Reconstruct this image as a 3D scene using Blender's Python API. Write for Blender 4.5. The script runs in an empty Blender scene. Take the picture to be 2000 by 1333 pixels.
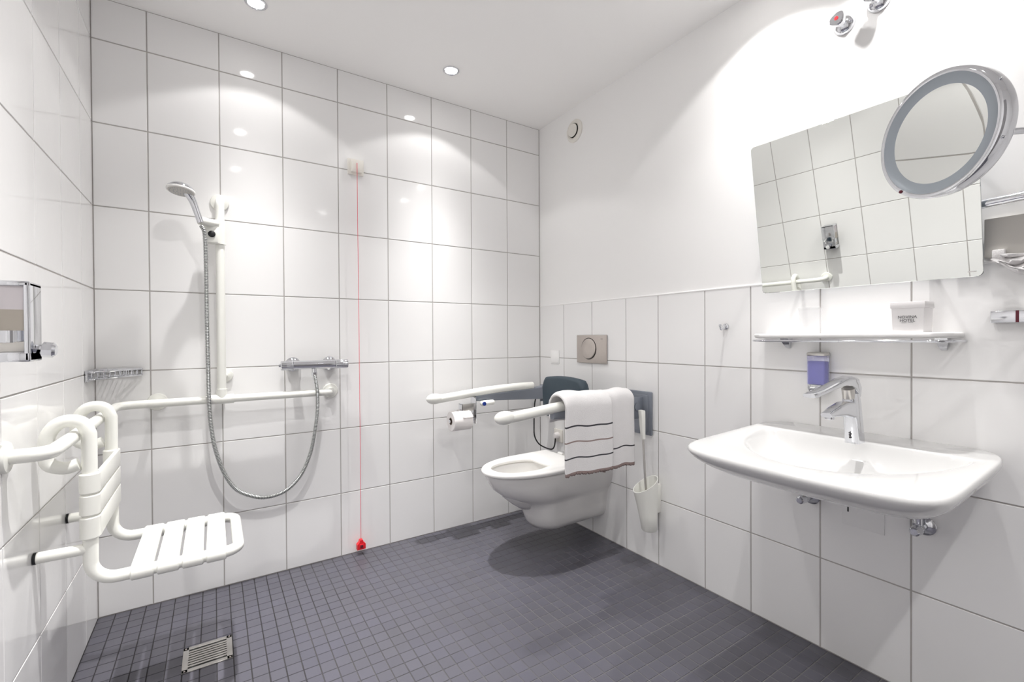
import bpy, bmesh, math, random
from mathutils import Vector, Matrix
random.seed(7)
PI = math.pi
sc = bpy.context.scene
COL = sc.collection

# ------------------------------------------------------------------ camera
H = 0.33                      # one tile row
W = 2.190                     # room width (back wall length)
ZC = 2.4665                   # ceiling height
YF = -3.45                    # wall behind the camera
cam_d = bpy.data.cameras.new('camera')
cam_d.sensor_width = 36.0
cam_d.lens = 36.0 * 891.5 / 2000.0
cam_d.clip_start = 0.02
cam = bpy.data.objects.new('camera', cam_d)
COL.objects.link(cam)
_Y, _P, _R = 0.5781, -0.0083, -0.0056
_fw = Vector((math.sin(_Y) * math.cos(_P), math.cos(_Y) * math.cos(_P), math.sin(_P)))
_rt = Vector((math.cos(_Y), -math.sin(_Y), 0))
_up = _rt.cross(_fw)
_r2 = _rt * math.cos(_R) + _up * math.sin(_R)
_u2 = -_rt * math.sin(_R) + _up * math.cos(_R)
cam.matrix_world = Matrix(((_r2.x, _u2.x, -_fw.x, -1.7936), (_r2.y, _u2.y, -_fw.y, -2.4125), (_r2.z, _u2.z, -_fw.z, 1.1083), (0, 0, 0, 1)))
sc.camera = cam

# ------------------------------------------------------------------ world, exposure, render options
w = bpy.data.worlds.new('world'); sc.world = w
w.use_nodes = True
w.node_tree.nodes['Background'].inputs[0].default_value = (0.9, 0.93, 1.0, 1)
w.node_tree.nodes['Background'].inputs[1].default_value = 0.3
sc.view_settings.view_transform = 'Standard'
sc.view_settings.look = 'None'
sc.view_settings.gamma = 1.0
sc.view_settings.use_curve_mapping = False
sc.view_settings.exposure = 0.62
cy = sc.cycles
cy.max_bounces = 16; cy.diffuse_bounces = 10; cy.glossy_bounces = 6; cy.transmission_bounces = 8
cy.transparent_max_bounces = 8
cy.caustics_reflective = False; cy.caustics_refractive = False
cy.sample_clamp_indirect = 4.0
cy.use_denoising = True

# downlights in the ceiling: (x, y, power)
# per lamp: x, y, power (W), beam exponent, stray light share, label
SPOTS = [(-1.64, -0.295, 116, 22, .026, 'recessed ceiling spotlight cut by the top edge of the picture, nearest the shower wall'),
         (-0.772, -0.295, 148, 22, .021, 'small round recessed ceiling spotlight above the red emergency cord and toilet, fully in view'),
         (-1.64, -1.07, 175, 13, .034, 'recessed ceiling spotlight above the shower seat, seen only as a reflection in the tiles'),
         (-1.64, -1.85, 190, 13, .034, 'recessed ceiling spotlight furthest from the shower wall, seen only as a reflection in the tiles'),
         (-0.222, -1.50, 38, 8, .10, 'recessed ceiling spotlight above the left end of the wall mirror'),
         (-0.222, -1.94, 36, 8, .10, 'recessed ceiling spotlight above the right end of the wall mirror'),
         (-0.80, -2.85, 55, 8, .05, 'unseen ceiling spotlight behind the camera on the right, added for ambient fill'),  # this lamp and the next are added out of view to lift ambient light
         (-1.64, -2.85, 90, 8, .05, 'unseen ceiling spotlight behind the camera on the left, added for ambient fill')]  # second added fill lamp, also out of view

# ------------------------------------------------------------------ materials
def mat(name, col, rough=0.4, metal=0.0, bump=None, spec=0.5, trans=0.0, alpha=1.0, emit=None, coat=0.0, noise=None, sss=0.0, ior=1.45):
    m = bpy.data.materials.new(name); m.use_nodes = True
    nt = m.node_tree; b = nt.nodes['Principled BSDF']
    b.inputs['Base Color'].default_value = (*col, 1)
    b.inputs['Roughness'].default_value = rough
    b.inputs['Metallic'].default_value = metal
    b.inputs['Specular IOR Level'].default_value = spec
    b.inputs['Transmission Weight'].default_value = trans
    b.inputs['IOR'].default_value = ior
    b.inputs['Alpha'].default_value = alpha
    b.inputs['Coat Weight'].default_value = coat
    if sss: b.inputs['Subsurface Weight'].default_value = sss; b.inputs['Subsurface Scale'].default_value = 0.01
    if emit:
        b.inputs['Emission Color'].default_value = (*emit[0], 1)
        b.inputs['Emission Strength'].default_value = emit[1]
    tc = None
    if bump or noise:
        tc = nt.nodes.new('ShaderNodeTexCoord')
    if bump:   # (scale, strength, distance)
        n = nt.nodes.new('ShaderNodeTexNoise'); n.inputs['Scale'].default_value = bump[0]; n.inputs['Detail'].default_value = 3
        bp = nt.nodes.new('ShaderNodeBump'); bp.inputs['Strength'].default_value = bump[1]; bp.inputs['Distance'].default_value = bump[2]
        nt.links.new(tc.outputs['Object'], n.inputs['Vector'])
        nt.links.new(n.outputs['Fac'], bp.inputs['Height'])
        nt.links.new(bp.outputs['Normal'], b.inputs['Normal'])
    if noise:  # (scale, amount) slight colour mottling of the material itself
        n = nt.nodes.new('ShaderNodeTexNoise'); n.inputs['Scale'].default_value = noise[0]; n.inputs['Detail'].default_value = 4
        mx = nt.nodes.new('ShaderNodeMix'); mx.data_type = 'RGBA'
        mx.inputs['A'].default_value = (*[c * (1 - noise[1]) for c in col], 1)
        mx.inputs['B'].default_value = (*[min(1, c * (1 + noise[1])) for c in col], 1)
        nt.links.new(tc.outputs['Object'], n.inputs['Vector'])
        nt.links.new(n.outputs['Fac'], mx.inputs['Factor'])
        nt.links.new(mx.outputs['Result'], b.inputs['Base Color'])
    return m

M = {}
M['tile'] = mat('white_glazed_tile', (0.865, 0.86, 0.857), 0.07, bump=(9, 0.25, 0.0012), spec=0.5)
M['grout'] = mat('grey_grout', (0.43, 0.41, 0.395), 0.9, noise=(30, 0.12))
M['plaster'] = mat('white_plaster', (0.90, 0.895, 0.888), 0.75, bump=(220, 0.12, 0.0006), noise=(1.5, 0.012))
M['ceil'] = mat('ceiling_paint', (0.93, 0.92, 0.91), 0.85, bump=(160, 0.08, 0.0005))
M['floor_grout'] = mat('dark_floor_grout', (0.075, 0.07, 0.07), 0.75, noise=(6, 0.5))
M['chrome'] = mat('chrome', (0.72, 0.73, 0.76), 0.06, 1.0)
M['steel'] = mat('brushed_steel', (0.62, 0.60, 0.57), 0.28, 1.0, noise=(60, 0.06))
M['nickel'] = mat('matt_nickel', (0.56, 0.51, 0.475), 0.42, 0.85, noise=(90, 0.04))
M['plastic'] = mat('white_nylon', (0.80, 0.80, 0.755), 0.28, coat=0.15)
M['ceramic'] = mat('white_ceramic', (0.69, 0.688, 0.683), 0.08, coat=0.4)
M['toilet_ceramic'] = mat('toilet_ceramic', (0.76, 0.75, 0.735), 0.1, coat=0.4)
M['seatplastic'] = mat('toilet_seat_plastic', (0.82, 0.81, 0.79), 0.22)
M['greybeam'] = mat('grey_aluminium', (0.25, 0.27, 0.31), 0.38, 0.35)
M['greyplate'] = mat('grey_plate', (0.22, 0.24, 0.28), 0.42, 0.3)
M['cushion'] = mat('slate_foam', (0.035, 0.052, 0.068), 0.6, bump=(400, 0.2, 0.0005))
M['black'] = mat('black_rubber', (0.012, 0.012, 0.014), 0.5)
M['dark'] = mat('dark_void', (0.02, 0.02, 0.02), 0.8)
M['mirror'] = mat('mirror_silver', (0.80, 0.815, 0.79), 0.0, 1.0)
M['ringgrey'] = mat('frosted_grey_ring', (0.33, 0.365, 0.40), 0.35, 0.2)
M['towel'] = mat('white_terry', (0.80, 0.785, 0.785), 0.95, bump=(420, 0.7, 0.003), noise=(25, 0.03))
M['stripe'] = mat('charcoal_terry', (0.05, 0.05, 0.058), 0.95, bump=(420, 0.7, 0.003))
M['brownstripe'] = mat('brown_terry', (0.30, 0.225, 0.21), 0.95, bump=(420, 0.7, 0.003))
M['paper'] = mat('tissue_paper', (0.83, 0.80, 0.79), 0.9, bump=(120, 0.3, 0.001))
M['card'] = mat('brown_card', (0.22, 0.17, 0.14), 0.9)
M['red'] = mat('red_plastic', (0.75, 0.02, 0.03), 0.35)
M['redcord'] = mat('red_cord', (0.80, 0.10, 0.14), 0.6)
M['blue'] = mat('blue_dot', (0.01, 0.035, 0.22), 0.35)
M['bluesoap'] = mat('blue_liquid', (0.10, 0.10, 0.47), 0.15)
M['lilac'] = mat('lilac_clear_plastic', (0.55, 0.55, 0.90), 0.05, alpha=0.38)
M['beige'] = mat('beige_liquid', (0.42, 0.38, 0.33), 0.3)
M['smoke'] = mat('pale_window', (0.62, 0.58, 0.60), 0.12)
M['cup'] = mat('frosted_cup', (0.90, 0.90, 0.91), 0.12, alpha=0.22)
M['box'] = mat('white_card_box', (0.82, 0.80, 0.80), 0.6)
M['ink'] = mat('grey_ink', (0.10, 0.095, 0.10), 0.7)
M['darkred'] = mat('dark_red', (0.11, 0.008, 0.02), 0.4)
M['cream'] = mat('cream_plastic', (0.80, 0.775, 0.72), 0.4)
M['hose'] = mat('hose_metal', (0.50, 0.51, 0.50), 0.30, 0.9)
M['hosegap'] = mat('hose_gap', (0.13, 0.13, 0.13), 0.5, 0.5)
M['lamp'] = mat('lamp_glow', (1, 1, 1), 0.5, emit=((1.0, 0.98, 0.95), 28))
M['water'] = mat('water', (0.75, 0.74, 0.70), 0.03)
M['door'] = mat('door_grey', (0.28, 0.27, 0.27), 0.5, noise=(8, 0.1))
M['pale'] = mat('pale_grey', (0.52, 0.50, 0.47), 0.6)
# floor tiles: colour varies a little per tile through a vertex attribute
fm = mat('anthracite_mosaic', (0.12, 0.12, 0.14), 0.32, bump=(140, 0.2, 0.0006))
nt = fm.node_tree; b = nt.nodes['Principled BSDF']
at = nt.nodes.new('ShaderNodeAttribute'); at.attribute_name = 'tint'
nz = nt.nodes.new('ShaderNodeTexNoise'); nz.inputs['Scale'].default_value = 3.0; nz.inputs['Detail'].default_value = 5
tcd = nt.nodes.new('ShaderNodeTexCoord'); nt.links.new(tcd.outputs['Object'], nz.inputs['Vector'])
mx1 = nt.nodes.new('ShaderNodeMix'); mx1.data_type = 'RGBA'
mx1.inputs['A'].default_value = (0.073, 0.070, 0.078, 1); mx1.inputs['B'].default_value = (0.088, 0.087, 0.113, 1)
nt.links.new(nz.outputs['Fac'], mx1.inputs['Factor'])
mx2 = nt.nodes.new('ShaderNodeMix'); mx2.data_type = 'RGBA'; mx2.blend_type = 'MULTIPLY'; mx2.inputs['Factor'].default_value = 1
nt.links.new(mx1.outputs['Result'], mx2.inputs['A']); nt.links.new(at.outputs['Color'], mx2.inputs['B'])
nt.links.new(mx2.outputs['Result'], b.inputs['Base Color'])
M['floor'] = fm
# floor grout: dark and stained in the shower zone, paler grey towards the basin
g = M['floor_grout']; nt = g.node_tree; b = nt.nodes['Principled BSDF']
tcd = nt.nodes.new('ShaderNodeTexCoord'); sx = nt.nodes.new('ShaderNodeSeparateXYZ'); nz = nt.nodes.new('ShaderNodeTexNoise'); nz.inputs['Scale'].default_value = 4.0
nt.links.new(tcd.outputs['Object'], sx.inputs[0]); nt.links.new(tcd.outputs['Object'], nz.inputs['Vector'])
a1 = nt.nodes.new('ShaderNodeMath'); a1.operation = 'MULTIPLY_ADD'; a1.inputs[1].default_value = 0.9
nt.links.new(nz.outputs['Fac'], a1.inputs[0]); nt.links.new(sx.outputs['X'], a1.inputs[2])
mr = nt.nodes.new('ShaderNodeMapRange'); mr.inputs['From Min'].default_value = -0.05; mr.inputs['From Max'].default_value = 1.25
nt.links.new(a1.outputs[0], mr.inputs['Value'])
mx = nt.nodes.new('ShaderNodeMix'); mx.data_type = 'RGBA'; mx.inputs['A'].default_value = (0.022, 0.020, 0.022, 1); mx.inputs['B'].default_value = (0.17, 0.165, 0.165, 1)
nt.links.new(mr.outputs['Result'], mx.inputs['Factor']); nt.links.new(mx.outputs['Result'], b.inputs['Base Color'])

# ------------------------------------------------------------------ mesh building
ORIG = {}
class MB:
    def __init__(s):
        s.v = []; s.f = []; s.mi = []; s.mats = []; s.tint = None
    def m(s, name):
        if name not in s.mats: s.mats.append(name)
        return s.mats.index(name)
    def add(s, verts, faces, mt):
        o = len(s.v); k = s.m(mt)
        s.v += [Vector(p) for p in verts]
        for f in faces:
            s.f.append([i + o for i in f]); s.mi.append(k)
        return o
    def box(s, lo, hi, mt, bev=0.0, seg=2, mtx=None):
        bm = bmesh.new(); bmesh.ops.create_cube(bm, size=1)
        lo = Vector(lo); hi = Vector(hi); c = (lo + hi) / 2; d = hi - lo
        for q in bm.verts: q.co = Vector((q.co.x * d.x, q.co.y * d.y, q.co.z * d.z))
        if bev > 0:
            bmesh.ops.bevel(bm, geom=bm.edges[:], offset=min(bev, min(abs(d.x), abs(d.y), abs(d.z)) * 0.49), segments=seg, profile=0.5, affect='EDGES')
        for q in bm.verts: q.co = (mtx @ q.co if mtx else q.co) + c
        bm.verts.index_update()
        s.add([q.co.copy() for q in bm.verts], [[q.index for q in f.verts] for f in bm.faces], mt)
        bm.free(); return s
    def loops(s, loops, mt, cap0=True, cap1=True, closed=True):
        n = len(loops[0]); V = [p for L in loops for p in L]; F = []
        for i in range(len(loops) - 1):
            for j in range(n if closed else n - 1):
                k = (j + 1) % n
                F.append([i * n + j, i * n + k, (i + 1) * n + k, (i + 1) * n + j])
        if cap0: F.append(list(range(n))[::-1])
        if cap1: F.append([(len(loops) - 1) * n + j for j in range(n)])
        s.add(V, F, mt); return s
    def tube(s, path, r, mt, seg=20, flat=1.0, cap=True):
        P = [Vector(p) for p in path]; n = len(P)
        R = r if isinstance(r, (list, tuple)) else [r] * n
        T = []
        for i in range(n):
            a = P[max(0, i - 1)]; c = P[min(n - 1, i + 1)]
            t = (c - a); T.append(t.normalized() if t.length > 1e-9 else (T[-1] if T else Vector((0, 0, 1))))
        up = Vector((0, 0, 1)) if abs(T[0].z) < 0.9 else Vector((0, 1, 0))
        u = T[0].cross(up).normalized(); L = []
        for i in range(n):
            u = (u - T[i] * u.dot(T[i])).normalized(); v = T[i].cross(u)
            L.append([P[i] + R[i] * (math.cos(2 * PI * k / seg) * u + flat * math.sin(2 * PI * k / seg) * v) for k in range(seg)])
        s.loops(L, mt, cap, cap); return s
    def lathe(s, c, ax, prof, mt, seg=48, cap0=True, cap1=True):
        """prof: (distance along axis, radius)"""
        c = Vector(c); ax = Vector(ax).normalized()
        u = ax.cross(Vector((0, 0, 1)) if abs(ax.z) < 0.9 else Vector((0, 1, 0))).normalized(); v = ax.cross(u)
        L = [[c + ax * d + max(r, 1e-5) * (math.cos(2 * PI * k / seg) * u + math.sin(2 * PI * k / seg) * v) for k in range(seg)] for d, r in prof]
        s.loops(L, mt, cap0, cap1); return s
    def ellipsoid(s, c, a, mt, seg=28, rings=16):
        L = []
        for i in range(rings + 1):
            t = PI * i / rings
            L.append([Vector(c) + Vector((a[0] * math.cos(t), a[1] * math.sin(t) * math.cos(2 * PI * k / seg) + 1e-6, a[2] * math.sin(t) * math.sin(2 * PI * k / seg))) for k in range(seg)])
        s.loops(L, mt, True, True); return s
    def build(s, name, parent=None, at=None, smooth=35, label=None, cat=None, group=None, kind=None):
        if parent is not None: O = ORIG[parent.name]
        elif at is not None: O = Vector(at)
        else:
            xs = [p.x for p in s.v]; ys = [p.y for p in s.v]; zs = [p.z for p in s.v]
            O = Vector(((min(xs) + max(xs)) / 2, (min(ys) + max(ys)) / 2, min(zs)))
        me = bpy.data.meshes.new(name)
        me.from_pydata([tuple(p - O) for p in s.v], [], s.f)
        for n in s.mats: me.materials.append(M[n])
        me.polygons.foreach_set('material_index', s.mi)
        bm = bmesh.new(); bm.from_mesh(me)
        bmesh.ops.recalc_face_normals(bm, faces=bm.faces[:]); bm.to_mesh(me); bm.free()
        if smooth:
            me.polygons.foreach_set('use_smooth', [True] * len(me.polygons))
            me.set_sharp_from_angle(angle=math.radians(smooth))
        o = bpy.data.objects.new(name, me); COL.objects.link(o)
        if parent is not None: o.parent = parent
        else: o.location = O
        ORIG[o.name] = O
        tag(o, label, cat, group, kind)
        return o

def tag(o, label=None, cat=None, group=None, kind=None):
    if label: o['label'] = label
    if cat: o['category'] = cat
    if group: o['group'] = group
    if kind: o['kind'] = kind
def thing(name, at, label, cat, group=None):
    o = bpy.data.objects.new(name, None); o.empty_display_size = 0.05; COL.objects.link(o)
    o.location = at; ORIG[o.name] = Vector(at); tag(o, label, cat, group); return o

def fillet(pts, r, n=8):
    P = [Vector(p) for p in pts]; out = [P[0]]
    for i in range(1, len(P) - 1):
        rr = r[i - 1] if isinstance(r, (list, tuple)) else r
        a = (P[i - 1] - P[i]); c = (P[i + 1] - P[i])
        an = a.normalized(); cn = c.normalized(); ang = an.angle(cn)
        if ang > PI - 0.02: out.append(P[i]); continue
        d = min(rr / math.tan(ang / 2), a.length * 0.49, c.length * 0.49); r_ = d * math.tan(ang / 2)
        cen = P[i] + (an + cn).normalized() * (r_ / math.sin(ang / 2))
        s0 = P[i] + an * d - cen; s1 = P[i] + cn * d - cen; q = s0.angle(s1)
        for k in range(n + 1):
            t = k / n
            out.append(cen + (s0 * math.sin((1 - t) * q) + s1 * math.sin(t * q)) / math.sin(q))
    out.append(P[-1]); return out
def spline(pts, per=12):
    P = [Vector(p) for p in pts]; P = [2 * P[0] - P[1]] + P + [2 * P[-1] - P[-2]]; out = []
    for i in range(1, len(P) - 2):
        for k in range(per):
            t = k / per
            out.append(0.5 * ((2 * P[i]) + (-P[i - 1] + P[i + 1]) * t + (2 * P[i - 1] - 5 * P[i] + 4 * P[i + 1] - P[i + 2]) * t * t + (-P[i - 1] + 3 * P[i] - 3 * P[i + 1] + P[i + 2]) * t ** 3))
    out.append(P[-2]); return out
def resample(path, step):
    P = [Vector(p) for p in path]; out = [P[0]]; acc = 0.0
    for i in range(len(P) - 1):
        a, b_ = P[i], P[i + 1]; L = (b_ - a).length; d = step - acc
        while d <= L:
            out.append(a + (b_ - a) * (d / L)); d += step
        acc = (acc + L) % step
    return out
def rrect(c, u, v, w_, h_, r, n=5):
    """rounded rectangle loop in plane (u, v)"""
    c = Vector(c); u = Vector(u).normalized(); v = Vector(v).normalized(); r = min(r, w_ / 2 * .999, h_ / 2 * .999); L = []
    for sx, sy, a0 in ((1, 1, 0), (-1, 1, PI / 2), (-1, -1, PI), (1, -1, 3 * PI / 2)):
        for k in range(n + 1):
            a = a0 + PI / 2 * k / n
            L.append(c + u * (sx * (w_ / 2 - r) + r * math.cos(a)) + v * (sy * (h_ / 2 - r) + r * math.sin(a)))
    return L

# ------------------------------------------------------------------ room shell
GAP = 0.0042; REC = 0.0016; BV = 0.0011
def tiles(mb, us, vs, place, mt='tile'):
    """bevelled tiles between joints us x vs; place(u, v, depth) -> world; depth 0 = face, REC = grout"""
    for i in range(len(us) - 1):
        for j in range(len(vs) - 1):
            g = GAP / 2
            u0, u1, v0, v1 = us[i] + g, us[i + 1] - g, vs[j] + g, vs[j + 1] - g
            if u1 - u0 < 0.004 or v1 - v0 < 0.004: continue
            A = [place(u0, v0, REC), place(u1, v0, REC), place(u1, v1, REC), place(u0, v1, REC)]
            a_, b_ = (random.uniform(-1, 1) * 0.00012 for _ in range(2))
            B = [place(u0 + BV, v0 + BV, a_ + b_), place(u1 - BV, v0 + BV, a_ - b_), place(u1 - BV, v1 - BV, -a_ - b_), place(u0 + BV, v1 - BV, -a_ + b_)]
            mb.add(A + B, [[4, 5, 6, 7], [0, 1, 5, 4], [1, 2, 6, 5], [2, 3, 7, 6], [3, 0, 4, 7]], mt)
def shell(mb, name, at):
    o = mb.build(name, at=at, smooth=0, kind='structure')
    return o
zr = [0, 0.3186, 0.6486, 0.9786, 1.3086, 1.6386, 1.9686, 2.2986, ZC]
cb = [0, .759, 1.5254, 2.2873, 3.0576, 3.822, 4.5839, 5.3478, 6.1105, 6.6371]
# back wall: fully tiled
mb = MB()
tiles(mb, [-c * H for c in cb][::-1], zr, lambda u, v, d: (u, d, v))
mb.box((-W - .12, REC, -.1), (.12, .12, ZC + .1), 'grout')
shell(mb, 'wall_back', (-W / 2, 0, 0))
# left wall: fully tiled
ly = [0, -.195]
while ly[-1] > YF: ly.append(ly[-1] - .2525)
ly[-1] = YF
mb = MB()
tiles(mb, ly[::-1], zr, lambda u, v, d: (-W - d, u, v))
mb.box((-W - .12, YF - .1, -.1), (-W - REC, REC, ZC + .1), 'grout')
shell(mb, 'wall_left', (-W, -1.5, 0))
# right wall: tiled wainscot, plaster above
cr = [0, .7427, 1.4937, 2.265, 2.8878, 3.6453, 4.2626, 5.0191, 5.784]
ry = [-c * H for c in cr]
while ry[-1] > YF: ry.append(ry[-1] - .2525)
ry[-1] = YF
mb = MB()
tiles(mb, ry[::-1], zr[:5], lambda u, v, d: (d, u, v))
mb.box((REC, YF - .1, -.1), (.12, REC, 1.3086), 'grout')
mb.box((0.0035, YF - .1, 1.3086), (.12, REC, ZC + .1), 'plaster')
shell(mb, 'wall_right', (0, -1.5, 0))
mb = MB()
mb.box((-.0015, YF, 1.3056), (.006, 0, 1.3126), 'plaster', 0.002)
mb.build('trim_1', at=(0, -1.5, 1.3086), smooth=0, kind='structure')
# wall behind the camera with a door, and the ceiling
mb = MB(); mb.box((-W - .12, YF - .12, -.1), (.12, YF, ZC + .1), 'plaster'); shell(mb, 'wall_front', (-1, YF, 0))
mb = MB(); mb.box((-1.62, YF, 0.005), (-.62, YF + .03, 2.05), 'door', .004)
door = mb.build('door_1', at=(-1.12, YF, 0), kind='structure')
hd = MB(); hd.tube(fillet([(-.70, YF + .03, 1.02), (-.70, YF + .08, 1.02), (-.83, YF + .08, 1.02)], .015), .009, 'steel'); hd.build('door_handle', door)
mb = MB(); mb.box((-W - .12, YF - .12, ZC), (.12, .12, ZC + .12), 'ceil'); shell(mb, 'ceiling', (-1, -1.5, ZC))

# floor: 5 cm mosaic, one mesh, each tile slightly different in tint
mb = MB()
xs = [-W]; x = -2.136
while x < 0: xs.append(x); x += 0.0486
xs.append(0)
ys = [0]; y = -.044
while y > YF: ys.append(y); y -= 0.0512
ys.append(YF); ys = ys[::-1]
GAP, REC, BV = 0.0029, 0.0014, 0.0007
tiles(mb, xs, ys, lambda u, v, d: (u, v, -d), 'floor')
ntile = len(mb.f)
mb.box((-W - .1, YF - .1, -.1), (.1, .1, -REC), 'floor_grout')
fl = mb.build('floor', at=(-1.1, -1.5, 0), smooth=0, kind='structure')
ca = fl.data.color_attributes.new('tint', 'FLOAT_COLOR', 'CORNER')
for p in fl.data.polygons:
    pass
vals = []
rnd = random.Random(3); t = 1.0
tints = {}
for p in fl.data.polygons:
    key = p.index // 5
    if key not in tints:
        q = rnd.uniform(.955, 1.045); tints[key] = (q, q, q * rnd.uniform(.985, 1.02), 1)
    for _ in p.loop_indices: vals += tints[key]
ca.data.foreach_set('color', vals)

# ------------------------------------------------------------------ ceiling downlights
def beam_profile(ld, bn, be):
    # reflector lamp: intensity falls from the beam centre towards its edge like cos^n
    ld.use_nodes = True; nt = ld.node_tree; em = nt.nodes['Emission']
    tc = nt.nodes.new('ShaderNodeTexCoord'); sp = nt.nodes.new('ShaderNodeSeparateXYZ')
    ab = nt.nodes.new('ShaderNodeMath'); ab.operation = 'ABSOLUTE'
    pw = nt.nodes.new('ShaderNodeMath'); pw.operation = 'POWER'; pw.inputs[1].default_value = bn
    ad = nt.nodes.new('ShaderNodeMath'); ad.operation = 'ADD'; ad.inputs[1].default_value = be
    nt.links.new(tc.outputs['Normal'], sp.inputs[0]); nt.links.new(sp.outputs['Z'], ab.inputs[0])
    nt.links.new(ab.outputs[0], pw.inputs[0]); nt.links.new(pw.outputs[0], ad.inputs[0]); nt.links.new(ad.outputs[0], em.inputs['Strength'])
for (x, y, pw_, bn, be, lb) in SPOTS:
    t = thing('recessed_spotlight', (x, y, ZC), lb, 'ceiling light', 'round recessed ceiling spotlights')
    mb = MB(); mb.lathe((x, y, ZC), (0, 0, -1), [(-.001, .041), (.002, .041), (.004, .0385), (.0045, .034), (.002, .0305), (-.001, .030)], 'chrome', 40, False, False)
    mb.build('trim_ring', t)
    mb = MB(); mb.lathe((x, y, ZC), (0, 0, -1), [(-.0005, .0295), (.0012, .0295), (.0022, .022), (.0026, .001)], 'lamp', 32, False, True)
    mb.build('lamp_lens', t, label='glowing white lens')
    ld = bpy.data.lights.new('spot_beam', 'SPOT'); ld.energy = pw_; ld.spot_size = math.radians(116); ld.spot_blend = 0.16
    ld.shadow_soft_size = 0.017; ld.color = (1.0, 0.985, 0.97)
    beam_profile(ld, bn, be)
    lo = bpy.data.objects.new('spot_beam', ld); COL.objects.link(lo); lo.parent = t; lo.location = (0, 0, -.024)

# ------------------------------------------------------------------ shower grab rail, with riser
BX, BZ = -2.114, 0.846
t = thing('shower_grab_rail', (-1.3, 0, BZ), 'white grab rail round the shower corner with an upright rail on the tiles', 'grab rail')
mb = MB()
path = fillet([(-1.309, -.004, BZ), (-1.309, -.062, BZ), (BX, -.062, BZ), (BX, -.945, BZ), (-W + .004, -.945, BZ)], [.045, .05, .05])
mb.tube(path, .0165, 'plastic', 24); mb.build('rail_tube', t)
def flange(c, ax, r=.036):
    q = MB(); q.lathe(c, ax, [(.0005, r), (.006, r), (.010, r * .93), (.012, r * .6), (.0125, .017)], 'plastic', 40); q.build('wall_flange', t)
flange((-1.309, 0, BZ), (0, -1, 0)); flange((-1.994, 0, BZ), (0, -1, 0)); flange((-W, -.945, BZ), (1, 0, 0))
mb = MB(); mb.tube([(-1.994, -.002, BZ), (-1.994, -.055, BZ)], .012, 'plastic'); mb.build('bracket', t)
RX = -1.768
mb = MB(); mb.tube(fillet([(RX, -.062, BZ), (RX, -.062, 1.712), (RX, -.004, 1.712)], .035), .0170, 'plastic', 24); mb.build('upright_tube', t)
flange((RX, 0, 1.712), (0, -1, 0)); flange((RX + .015, 0, .945), (0, -1, 0), .03)
mb = MB(); mb.tube([(RX + .015, -.002, .945), (RX + .004, -.055, .945)], .011, 'plastic'); mb.build('bracket', t)
mb = MB(); mb.tube([(RX - .045, -.062, BZ), (RX + .045, -.062, BZ)], .0205, 'plastic', 24); mb.tube([(RX, -.062, BZ), (RX, -.062, BZ + .045)], .0195, 'plastic', 24)
mb.build('tee_joint', t)

# shower head holder sliding on the upright
HZ = 1.602
t = thing('shower_head_holder', (RX, -.062, HZ), 'white sliding holder with a black button clamped on the upright shower rail', 'shower holder')
mb = MB(); mb.tube([(RX, -.062, HZ - .085), (RX, -.062, HZ + .018)], .0225, 'plastic', 24)
mb.box((RX - .058, -.092, HZ - .088), (RX - .004, -.052, HZ - .010), 'plastic', .007, 3)
mb.build('slider_body', t)
mb = MB(); mb.tube([(RX - .01, -.078, HZ), (RX - .03, -.088, HZ - .001), (RX - .072, -.118, HZ - .002)], [.0165, .0165, .0175], 'plastic', 24)
mb.build('holder_arm', t)
mb = MB(); mb.lathe((RX - .030, -.0915, HZ - .048), (0, -1, 0), [(0, .0135), (.003, .0135), (.004, .012)], 'black', 28); mb.build('button', t, label='round black button')

# hand shower
hs = Vector((-1.899, -.165, 1.706)); hb = Vector((-1.836, -.128, 1.590))
t = thing('hand_shower', tuple(hb), 'chrome hand shower with a round spray head resting in the white holder', 'hand shower')
ax = Vector((-.10, -.16, -1)).normalized()
mb = MB(); mb.lathe(hs, ax, [(-.026, .004), (-.024, .016), (-.016, .034), (-.004, .046), (.004, .048)], 'chrome', 48, True, False); mb.build('head_shell', t)
mb = MB(); mb.lathe(hs, ax, [(.003, .0485), (.008, .0485), (.010, .046)], 'seatplastic', 48); mb.build('white_rim', t, label='white rim')
mb = MB(); mb.lathe(hs, ax, [(.010, .043), (.0125, .040)], 'pale', 40)
for k in range(3):
    for j in range(8 * (k + 1)):
        a = 2 * PI * j / (8 * (k + 1)); u = ax.cross(Vector((0, 1, 0))).normalized(); v = ax.cross(u)
        mb.lathe(hs + ax * .0125 + (u * math.cos(a) + v * math.sin(a)) * (.012 + .012 * k), ax, [(0, .0016), (.0015, .001)], 'ringgrey', 6)
mb.build('spray_face', t, label='grey green spray face')
mb = MB(); mb.tube(spline([tuple(hs + Vector((.020, .012, -.002))), (-1.862, -.142, 1.672), (-1.848, -.134, 1.628), tuple(hb)], 6), [.017, .0165, .016, .0155, .015, .0145, .014, .0135, .013, .0125, .0125, .0125, .0120, .0120, .0120, .0120, .0120, .0120, .0120], 'chrome', 24); mb.build('handle', t)

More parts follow.
